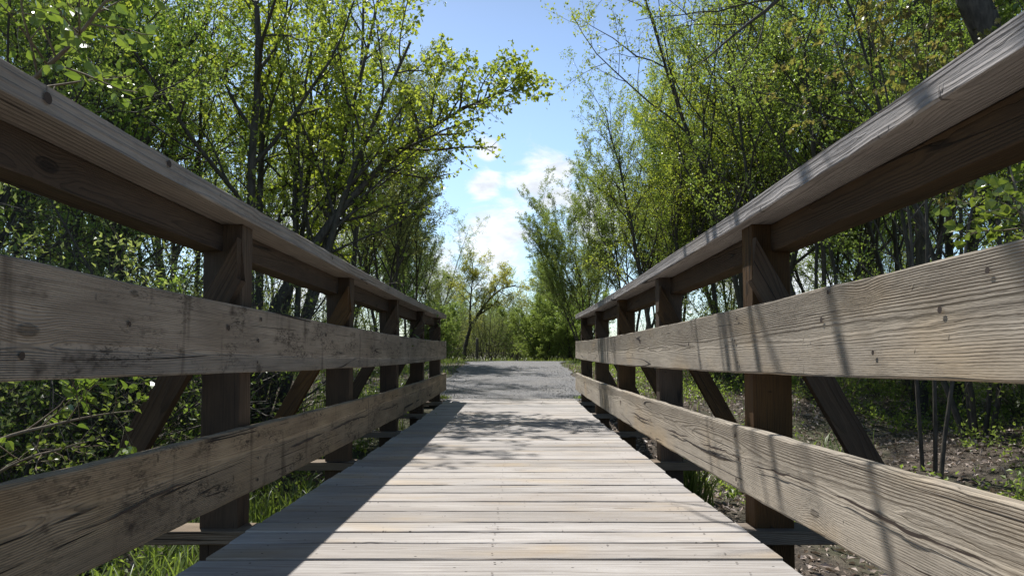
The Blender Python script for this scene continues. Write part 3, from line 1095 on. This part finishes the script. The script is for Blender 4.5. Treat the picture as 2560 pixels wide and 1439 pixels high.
# --- the woods on both sides
WL, WR_ = 'woodland trees left of the bridge', 'woodland trees right of the bridge'
left = [(-5.2, 6.0, 'alder_a', .85), (-9.5, 10.5, 'pole_a', .95), (-6.4, 12.5, 'alder_c', .95), (-9.0, 14.0, 'alder_b', 1.0), (-12.5, 12.0, 'alder_a', 1.05),
        (-14.5, 17.5, 'alder_c', 1.1), (-7.0, 18.0, 'alder_b', 1.0), (-5.2, 20.5, 'alder_a', .9), (-18.0, 22.0, 'alder_b', 1.2), (-5.5, 28.0, 'willow_a', .9), (-10.5, 30.0, 'alder_c', 1.1), (-17.5, 30.0, 'alder_a', 1.3), (-24.0, 26.0, 'willow_b', 1.4), (-6.5, 9.8, 'willow_b', .8), ]
right = [(4.6, 13.2, 'alder_c', .9), (5.4, 16.2, 'willow_a', .9), (3.9, 16.5, 'alder_c', .72), (6.8, 11.6, 'alder_c', .95), (4.9, 7.0, 'alder_b', .75), (7.2, 8.4, 'alder_a', .9), (9.5, 11.0, 'alder_c', 1.0), (6.2, 14.0, 'willow_a', .95), (8.6, 15.5, 'alder_a', 1.0), (5.6, 18.0, 'alder_b', .95), (14.5, 19.0, 'alder_c', 1.1), (12.5, 25.0, 'willow_a', 1.2), (18.0, 23.0, 'alder_a', 1.2),
         (6.6, 29.0, 'willow_a', 1.0), (10.5, 32.0, 'alder_b', 1.1), (17.0, 31.0, 'willow_b', 1.3), (24.0, 27.0, 'alder_c', 1.4), (8.8, 5.6, 'alder_c', .85), ]
KIND = {'alder_a': 'thin many-stemmed green', 'alder_b': 'thin many-stemmed green', 'alder_c': 'yellow-green few-stemmed', 'pole_a': 'tall single-trunked', 'pole_b': 'tall twin-trunked',
        'willow_a': 'feathery narrow-leaved', 'willow_b': 'grey-green narrow-leaved'}
for lst, side, grp in ((left, 'left', WL), (right, 'right', WR_)):
    for (x, y, key, s) in lst:
        band = 'at the front of' if y < 13 else ('in the middle of' if y < 21 else 'at the back of')
        lab = '%s tree %s the woods behind the %s railing' % (KIND[key], band, side)
        place(key, x + R.uniform(-.3, .3), y + R.uniform(-.3, .3), R.uniform(0, 6.2), s * R.uniform(.92, 1.08), lab, 'tree', grp,
              tilt=(R.uniform(-.05, .05), R.uniform(-.06, .06)))

# --- undergrowth
SL, SR = 'shrubs under the trees left of the bridge', 'shrubs under the trees right of the bridge'
cnt = 0
for s, grp, lab in ((-1, SL, 'low leafy shrub in the undergrowth left of the bridge'), (1, SR, 'low leafy shrub in the undergrowth right of the bridge')):
    for j in range(52):
        Y = R.uniform(3.5, 9.0) if j < 18 else R.uniform(9, 27)
        ax = R.uniform(2.9, 9.5) if j < 18 else R.uniform(2.4 + .09 * Y, 14)
        if s > 0 and j < 18:
            ax += 1.3
        key = R.choice(('shrub_a', 'shrub_b', 'shrub_c', 'shrub_c', 'thicket'))
        kd = {'shrub_a': 'bright green leafy shrub', 'shrub_b': 'low dark-leaved shrub', 'shrub_c': 'tall grey-green shrub', 'thicket': 'tangle of dark twigs with few leaves'}[key]
        place(key, s * ax, Y, R.uniform(0, 6.2), R.uniform(.7, 1.25), '%s in the undergrowth %s of the %s' % (kd, 'left' if s < 0 else 'right', 'bridge' if Y < 9.5 else 'gravel path'), 'shrub', grp)


# ------------------------------------------------------------------ near saplings
def broad_sapling(name, seed, path_pts, radii, nb, label, leafmat=M_leaf_big, size=.048, ln=.5, spread=55, per=6, bark=None, width=1.0, shape='ovate', t_from=.3, droop=.15):
    pl = Plant(seed)
    L = np.array(path_pts, float)
    # smooth the given centre line
    t = np.linspace(0, len(L) - 1, (len(L) - 1) * 4 + 1)
    i = np.minimum(len(L) - 2, t.astype(int))
    f = (t - i)[:, None]
    p0 = L[np.maximum(i - 1, 0)]
    p1, p2 = L[i], L[i + 1]
    p3 = L[np.minimum(i + 2, len(L) - 1)]
    C = .5 * ((2 * p1) + (-p0 + p2) * f + (2 * p0 - 5 * p1 + 4 * p2 - p3) * f ** 2 + (-p0 + 3 * p1 - 3 * p2 + p3) * f ** 3)
    rr = np.interp(t, range(len(L)), radii)
    dirs = np.gradient(C, axis=0)
    dirs /= np.linalg.norm(dirs, axis=1)[:, None]
    pl.lines.append((C, rr, 7))
    P = params(levels=3, seg=(6, 5, 3), wig=(.1, .14, .2), up=(0, .03, 0), taper=(.3, .35, .4), sides=(4, 4, 3), n=(6, 4), t0=(.2, .2), ang=(45, 50), ratio=(.5, .45),
               rmax=(.006, .003), leaf_from=1, leaves=(0, per, 3), shr=.3)
    for k in range(nb):
        tt = t_from + (1 - t_from) * (k + pl.r.random()) / nb
        x = tt * (len(C) - 1)
        ii = min(len(C) - 2, int(x))
        dd = dirs[ii]
        a = np.cross(dd, (.1, .9, .3))
        a /= np.linalg.norm(a)
        b = np.cross(dd, a)
        az = pl.r.uniform(0, 6.28)
        ang = math.radians(pl.r.uniform(.6, 1.2) * spread)
        nd = dd * math.cos(ang) + (a * math.cos(az) + b * math.sin(az)) * math.sin(ang)
        pl.branch(C[ii], nd, ln * (1.1 - .6 * tt) * pl.r.uniform(.6, 1.2), min(.006, rr[ii] * .6), 1, P)
    root = finish(pl, name, leafmat, bark or M_twig, size=size, width=width, jitter=.004, shape=shape, wood_name='stem', crown='foliage', droop=droop)
    tag(root, label, 'sapling')
    return root


W = world_at
gz = lambda x, y: float(ground_z(x, y))
broad_sapling('sapling', 501, [(-2.35, 2.3, gz(-2.35, 2.3) - .05), (-2.2, 2.3, -.3), W(-60, 330, 2.2), W(75, 180, 2.1), W(160, 95, 2.05), W(240, -10, 2.0), W(330, -120, 2.0)],
              [.014, .012, .010, .0075, .006, .004, .002], 17, 'large-leaved sapling rising behind the left handrail at the upper left corner', ln=.45, t_from=.42, per=4, size=.045, width=.8)
broad_sapling('sapling', 502, [(-2.6, 2.4, gz(-2.6, 2.4) - .05), (-2.4, 2.4, -.75), W(-120, 1180, 2.25), W(0, 1100, 2.2), W(140, 1060, 2.15), W(260, 1035, 2.15), W(345, 1025, 2.15)],
              [.012, .010, .008, .006, .0045, .003, .002], 9, 'glossy-leaved sapling arching out between the lower and middle boards of the left railing', ln=.34, t_from=.5, per=2, size=.038, width=.7)
broad_sapling('sapling', 503, [(-2.7, 2.7, gz(-2.7, 2.7) - .05), (-2.5, 2.7, -.9), W(-60, 1230, 2.6), W(60, 1150, 2.6), W(160, 1120, 2.55), W(230, 1100, 2.5)],
              [.010, .009, .007, .005, .004, .002], 14, 'small-leaved sapling just above the lower board of the left railing at the frame edge', ln=.32, t_from=.3, per=7, size=.022, width=.8, leafmat=M_leaf_dark)
broad_sapling('sapling', 504, [(3.4, 3.6, gz(3.4, 3.6) - .05), (3.35, 3.6, 0.0), W(2620, 640, 4.0), W(2560, 500, 4.2), W(2520, 330, 4.4)],
              [.016, .013, .010, .007, .003], 16, 'broad-leaved sapling at the right frame edge between handrail and middle board', ln=.55, t_from=.45, per=5, size=.07)


# --- right: big leaning trunk at the top corner, bronze-leaved young tree, bare overhanging limb
def corner_tree():
    pl = Plant(601)
    P = params(n=(12, 8, 6), t0=(.45, .2, .1), ratio=(.34, .42, .4), leaves=(0, 0, 4, 7))
    Y = 5.6
    b = np.array((ipos(2760, Y), Y, 0.0))
    b[2] = gz(b[0], Y) - .1
    pts = np.array([b, W(2700, 700, Y), W(2620, 380, Y), W(2510, 110, Y), W(2455, -20, Y), W(2400, -200, Y), W(2360, -420, Y), W(2300, -800, Y)])
    rr = np.array([.17, .15, .135, .12, .115, .10, .085, .05])
    dirs = np.gradient(pts, axis=0)
    dirs /= np.linalg.norm(dirs, axis=1)[:, None]
    pl.lines.append((pts, rr, 12))
    pl.kids(pts, list(dirs), 7.0, rr, 0, dict(P, t0=(.62, .2, .1), n=(9, 8, 6)))
    # leafy shoots on the bole
    for k in range(9):
        q = pts[3] * (1 - k / 9) + pts[4] * (k / 9)
        d = pl.r.normal(0, 1, 3)
        d[1] = -abs(d[1])
        d /= np.linalg.norm(d)
        pl.branch(q, d, .38, .006, 2, dict(P, n=(0, 0, 4), leaves=(0, 0, 5, 4)))
    root = finish(pl, 'leaning_tree', M_leaf_big, M_bark, size=.062, width=.8)
    tag(root, 'thick dark leaning trunk with leafy shoots at the top right corner', 'tree')


corner_tree()


def bronze():
    pl = Plant(602)
    P = params(n=(7, 6, 4), t0=(.3, .2, .2), ratio=(.38, .42, .4), leaves=(0, 0, 3, 4), ang=(40, 45, 55), up=(.02, .04, .02, -.04))
    for (b0, top, Y) in (((2340, 900), (2440, -60), 6.0), ((2300, 900), (2180, -80), 6.3), ((2330, 900), (2290, -60), 6.2)):
        b = np.array((ipos(b0[0], Y), Y, 0.0))
        b[2] = gz(b[0], Y) - .1
        d = W(top[0], top[1], Y) - b
        ln = np.linalg.norm(d)
        pl.branch(b, d / ln, ln, .020, 0, dict(P, up=(0, .04, .02, -.04), t0=(.5, .2, .2)))
    root = finish(pl, 'maple_sapling', M_leaf_bronze, M_bark, size=.062, width=.8, shape='lobed', droop=.9, jitter=.01)
    tag(root, 'slender young maple with drooping bronze leaves above the right handrail', 'tree')


bronze()


def bare_limb():
    """tree right of the bridge, its leafless limb hanging into the top of the picture"""
    pl = Plant(603)
    P = params(levels=4, n=(6, 5, 3), t0=(.1, .2, .2), ratio=(.4, .5, .5), leaf_from=3, leaves=(0, 0, 0, 1), ang=(45, 45, 45), up=(0, -.02, 0, 0), wig=(.08, .16, .2, .25))
    Y = 6.0
    b = np.array((5.4, 5.2, gz(5.4, 5.2) - .1))
    pts = np.array([b, (5.2, 5.2, 1.0), (4.9, 5.3, 3.2), (4.3, 5.5, 4.6), (3.4, 5.8, 4.9), W(2090, -230, 6), W(1960, -20, 6), W(1925, 12, 6), W(1880, 45, 6), W(1825, 90, 6), W(1780, 130, 6), W(1735, 165, 6)])
    rr = np.array([.11, .10, .085, .06, .04, .028, .02, .017, .013, .010, .007, .003])
    dirs = np.gradient(pts, axis=0)
    dirs /= np.linalg.norm(dirs, axis=1)[:, None]
    pl.lines.append((pts, rr, 8))
    for (i, d, ln, r0) in ((6, (-.9, 0, -.05), 1.3, .010), (7, (-.1, 0, -1), .8, .008), (7, (-.9, .1, .3), .9, .008), (8, (-1, 0, .1), .8, .007), (9, (.1, 0, -1), .5, .005), (8, (-.4, 0, -.9), .6, .005),
                           (6, (-.5, -.2, .9), 1.6, .012), (5, (-.9, -.5, .5), 2.4, .016), (5, (-.4, -.9, .4), 2.6, .018), (4, (-.7, -.7, .3), 3.0, .02), (4, (-.9, -.3, .6), 3.0, .022), (3, (-.4, -.9, .7), 3.0, .03)):
        d = np.array(d, float)
        d /= np.linalg.norm(d)
        pl.branch(pts[i], d, ln, r0, 1, P)
    # second limb, out of view, added to cast stripe shadows on the right railing
    P2 = dict(P, n=(6, 5, 4), leaves=(0, 0, 1, 2))
    L2 = np.array([pts[2], (3.8, 5.2, 3.5), (2.4, 4.9, 3.7), (1.5, 4.4, 3.6), (1.0, 3.6, 3.4), (.8, 2.5, 3.3)])
    r2 = np.array([.08, .065, .05, .04, .03, .012])
    pl.lines.append((L2, r2, 7))
    P2['n'] = (4, 3, 2)
    P2['up'] = (0, .03, .02, 0)
    for k in range(8):
        y = 2.6 + 2.2 * (k + pl.r.random() * .8) / 8
        x0 = float(np.interp(y, (2.5, 3.6, 4.4, 4.9, 5.2), (.8, 1.0, 1.5, 2.4, 3.2)))
        st = np.array((x0, min(y, 5.1), float(np.interp(y, (2.5, 3.6, 4.4, 5.0), (3.3, 3.4, 3.6, 3.7)))))
        en = np.array((pl.r.uniform(-.45, -.12), y + pl.r.uniform(-.12, .12), 3.4 + pl.r.uniform(-.25, .3)))
        d = en - st
        ln = np.linalg.norm(d)
        pl.branch(st, d / ln, ln, pl.r.uniform(.034, .062), 1, P2, r1=.02)
    root = finish(pl, 'bare_tree', M_leaf_alder, M_bark, size=.03, width=.6)
    tag(root, 'nearly leafless dark limb forking down from the top edge on the right', 'tree')


bare_limb()

# ------------------------------------------------------------------ fence posts at the end of the path
def fence_post(px, Y, top, wpx, label, brace=False):
    x = ipos(px, Y)
    z0 = gz(x, Y)
    z1 = (YV - top) * Y / F
    root = empty('fence_post', (x, Y, z0))
    tag(root, label, 'fence post', 'fence posts at the end of the path')
    r = wpx * Y / F / 2
    n = 9
    V = []
    for z, k in ((-.2, 1.1), (.2, 1.0), ((z1 - z0) * .5, .97), (z1 - z0 - .03, .95), (z1 - z0, .7)):
        V += [(r * k * math.cos(a), r * k * math.sin(a), z) for a in np.linspace(0, 2 * math.pi, n, endpoint=False)]
    V = np.array(V)
    idx = np.arange(5 * n).reshape(5, n)
    nx = np.roll(idx, -1, 1)
    q = np.stack([idx[:-1], nx[:-1], nx[1:], idx[1:]], -1).reshape(-1, 4)
    mesh_np('shaft', V, [q, idx[-1].reshape(1, n)], M_bark2, root, smooth=True)
    if brace:
        h = (z1 - z0) * .72
        p = Plant(1)
        p.lines.append((np.array([(-.05, 0, h), (-.42 * h / .72, 0, .0)]), np.array([.05, .05]), 6))
        V, Fq = p.wood()
        mesh_np('strut', V, Fq, M_bark2, root)
    return root


fence_post(1193, 27.0, 845, 8, 'dark wooden fence post left of centre beyond the gravel path')
fence_post(1292, 27.0, 857, 8, 'wooden fence post with slanting strut right of centre beyond the gravel path', True)


def wire_fence():
    pl = Plant(2)
    Y = 27.05
    for k, y0 in enumerate((858, 870, 882, 893)):
        xs = np.linspace(ipos(1080, Y), ipos(1400, Y), 12)
        pl.lines.append((np.array([(x, Y, (YV - y0) * Y / F) for x in xs]), np.full(12, .0016), 3))
    V, Fq = pl.wood()
    o = mesh_np('wire_fence', V, Fq, M_wire)
    tag(o, 'thin wire fence strung between the posts beyond the path', 'fence')


wire_fence()


# ------------------------------------------------------------------ grass, litter, ground plants
def blades(name, X, Y, h, label, mat=M_grass, wid=.006, seed=9):
    r = np.random.default_rng(seed)
    n = len(X)
    Z = ground_z(X, Y)
    B = np.stack([X, Y, Z - .01], -1)
    az = r.uniform(0, 6.283, n)
    lean = r.uniform(.1, .9, n) * h
    d = np.stack([np.cos(az) * lean, np.sin(az) * lean, np.zeros(n)], -1)
    up = np.zeros((n, 3))
    up[:, 2] = h
    az2 = az + 1.57 + r.normal(0, .5, n)
    sv = np.stack([np.cos(az2), np.sin(az2), np.zeros(n)], -1) * (wid * r.uniform(.6, 1.3, n))[:, None]
    m1 = B + up * .5 + d * .22
    m2 = B + up * .85 + d * .6
    tip = B + up * .95 + d
    V = np.stack([B - sv, B + sv, m1 - sv * .8, m1 + sv * .8, m2 - sv * .5, m2 + sv * .5, tip], 1).reshape(-1, 3)
    i = np.arange(n)[:, None] * 7
    q = np.concatenate([i + [0, 1, 3, 2], i + [2, 3, 5, 4]])
    t = i + [4, 5, 6]
    o = mesh_np(name, V, [q, t], mat, smooth=True)
    tag(o, label, 'grass', kind='stuff')
    return o


def scatter(n, x0, x1, y0, y1, seed, dens=None):
    r = np.random.default_rng(seed)
    X = r.uniform(x0, x1, n)
    Y = r.uniform(y0, y1, n)
    if dens is not None:
        keep = r.random(n) < dens(X, Y)
        X, Y = X[keep], Y[keep]
    return X, Y


r9 = np.random.default_rng(5)
X, Y = scatter(26000, -5.5, -1.2, 2.0, 9.0, 21, lambda x, y: sstep(.30, .6, vnoise(x * .9, y * .9, 12)))
blades('grass', X, Y, r9.uniform(.12, .42, len(X)), 'long green grass growing beside the bridge on the left')
X, Y = scatter(60000, -12, 12, 8.6, 30, 22, lambda x, y: (np.abs(x - XC) > path_half(y) + .02) * (.25 + .75 * np.exp(-np.maximum(np.abs(x - XC) - 1.3, 0) / 2.0)))
blades('grass', X, Y, r9.uniform(.05, .16, len(X)) * (1 + .5 * (Y > 19)), 'short verge grass along both edges of the gravel path', seed=10, wid=.005)
X, Y = scatter(5200, 1.2, 4.0, 1.6, 6.5, 23, lambda x, y: sstep(.60, .8, vnoise(x * 1.1, y * 1.1, 15)))
blades('grass', X, Y, r9.uniform(.15, .5, len(X)), 'tall reed-like blades standing in the litter right of the bridge', seed=11, wid=.007)
X, Y = scatter(9000, -7, 7, 21.0, 36.0, 24)
blades('grass', X, Y, r9.uniform(.05, .22, len(X)), 'long grass along the wire fence beyond the path', seed=12, wid=.010)
# tufts where the deck meets the gravel
for (cx, cy, n, h, lab) in ((XC - .98, 9.25, 260, .10, 'small grass tuft at the left end of the deck'), (XC + .98, 9.3, 200, .08, 'small grass tuft at the right end of the deck'),
                            (1.28, 5.1, 260, .55, 'bright grass clump beside the second visible post right of the deck')):
    rr_ = np.random.default_rng(int(cx * 100) % 97 + 3)
    X = rr_.normal(cx, .07, n)
    Y = rr_.normal(cy, .05, n)
    o = blades('grass_tuft', X, Y, rr_.uniform(.4, 1.0, n) * h, lab, seed=31)
    o['kind'] = 'thing'


def litter():
    r = np.random.default_rng(77)
    n = 110000
    X = r.uniform(-9, 12, n)
    Y = r.uniform(.8, 16, n)
    right = X > .9
    keep = (right | (r.random(n) < .28)) & ((np.abs(X - XC) > path_half(Y) + .1) | (Y < 8.4))
    X, Y = X[keep], Y[keep]
    n = len(X)
    P = np.stack([X, Y, ground_z(X, Y) + r.uniform(.0, .03, n)], -1)
    a = r.normal(0, 1, (n, 3))
    a[:, 2] *= .35
    a /= np.linalg.norm(a, axis=1)[:, None]
    nn = r.normal(0, .45, (n, 3))
    nn[:, 2] += 1
    b = np.cross(nn, a)
    b /= np.linalg.norm(b, axis=1)[:, None]
    nn = np.cross(a, b)
    s = r.uniform(.02, .08, n)[:, None]
    wd = r.uniform(.15, .7, n)[:, None]
    V = np.stack([P, P + a * s * .45 + b * s * wd * .5 + nn * s * .2, P + a * s, P + a * s * .45 - b * s * wd * .5 + nn * s * .15], 1).reshape(-1, 3)
    i = np.arange(n)[:, None] * 4
    T = np.concatenate([i + [0, 1, 2], i + [0, 2, 3]])
    o = mesh_np('leaf_litter', V, [T], M_litter)
    tag(o, 'dry grey-brown dead leaves and chips covering the bank', 'leaf litter', kind='stuff')


litter()


def ground_plants():
    """low leafy ground cover nobody could count"""
    r = np.random.default_rng(78)
    n = 3200
    X = np.concatenate([r.uniform(1.6, 11, n), r.uniform(-11, -1.5, n)])
    Y = np.concatenate([r.uniform(1.2, 16, n), r.uniform(2.2, 16, n)])
    k = (vnoise(X * .8, Y * .8, 33) > np.where(X > 0, .54, .42)) & ((np.abs(X - XC) > path_half(Y) + .3) | (Y < 8.2))
    X, Y = X[k], Y[k]
    pl = Plant(79)
    Z = ground_z(X, Y)
    for x, y, z in zip(X, Y, Z):
        h = pl.r.uniform(.08, .35)
        for j in range(3):
            d = pl.r.normal(0, .4, 3)
            d[2] = 1
            d /= np.linalg.norm(d)
            t = pl.r.random(7)[:, None]
            pl.LP.append(np.array((x, y, z)) + d * h * t)
            pl.LD.append(np.repeat(d[None], 7, 0))
    V, T = pl.leaves(.042, width=.6, jitter=.03)
    o = mesh_np('ground_cover', V, T, M_leaf_alder)
    tag(o, 'low leafy weeds over the ground on both banks', 'ground cover', kind='stuff')


ground_plants()
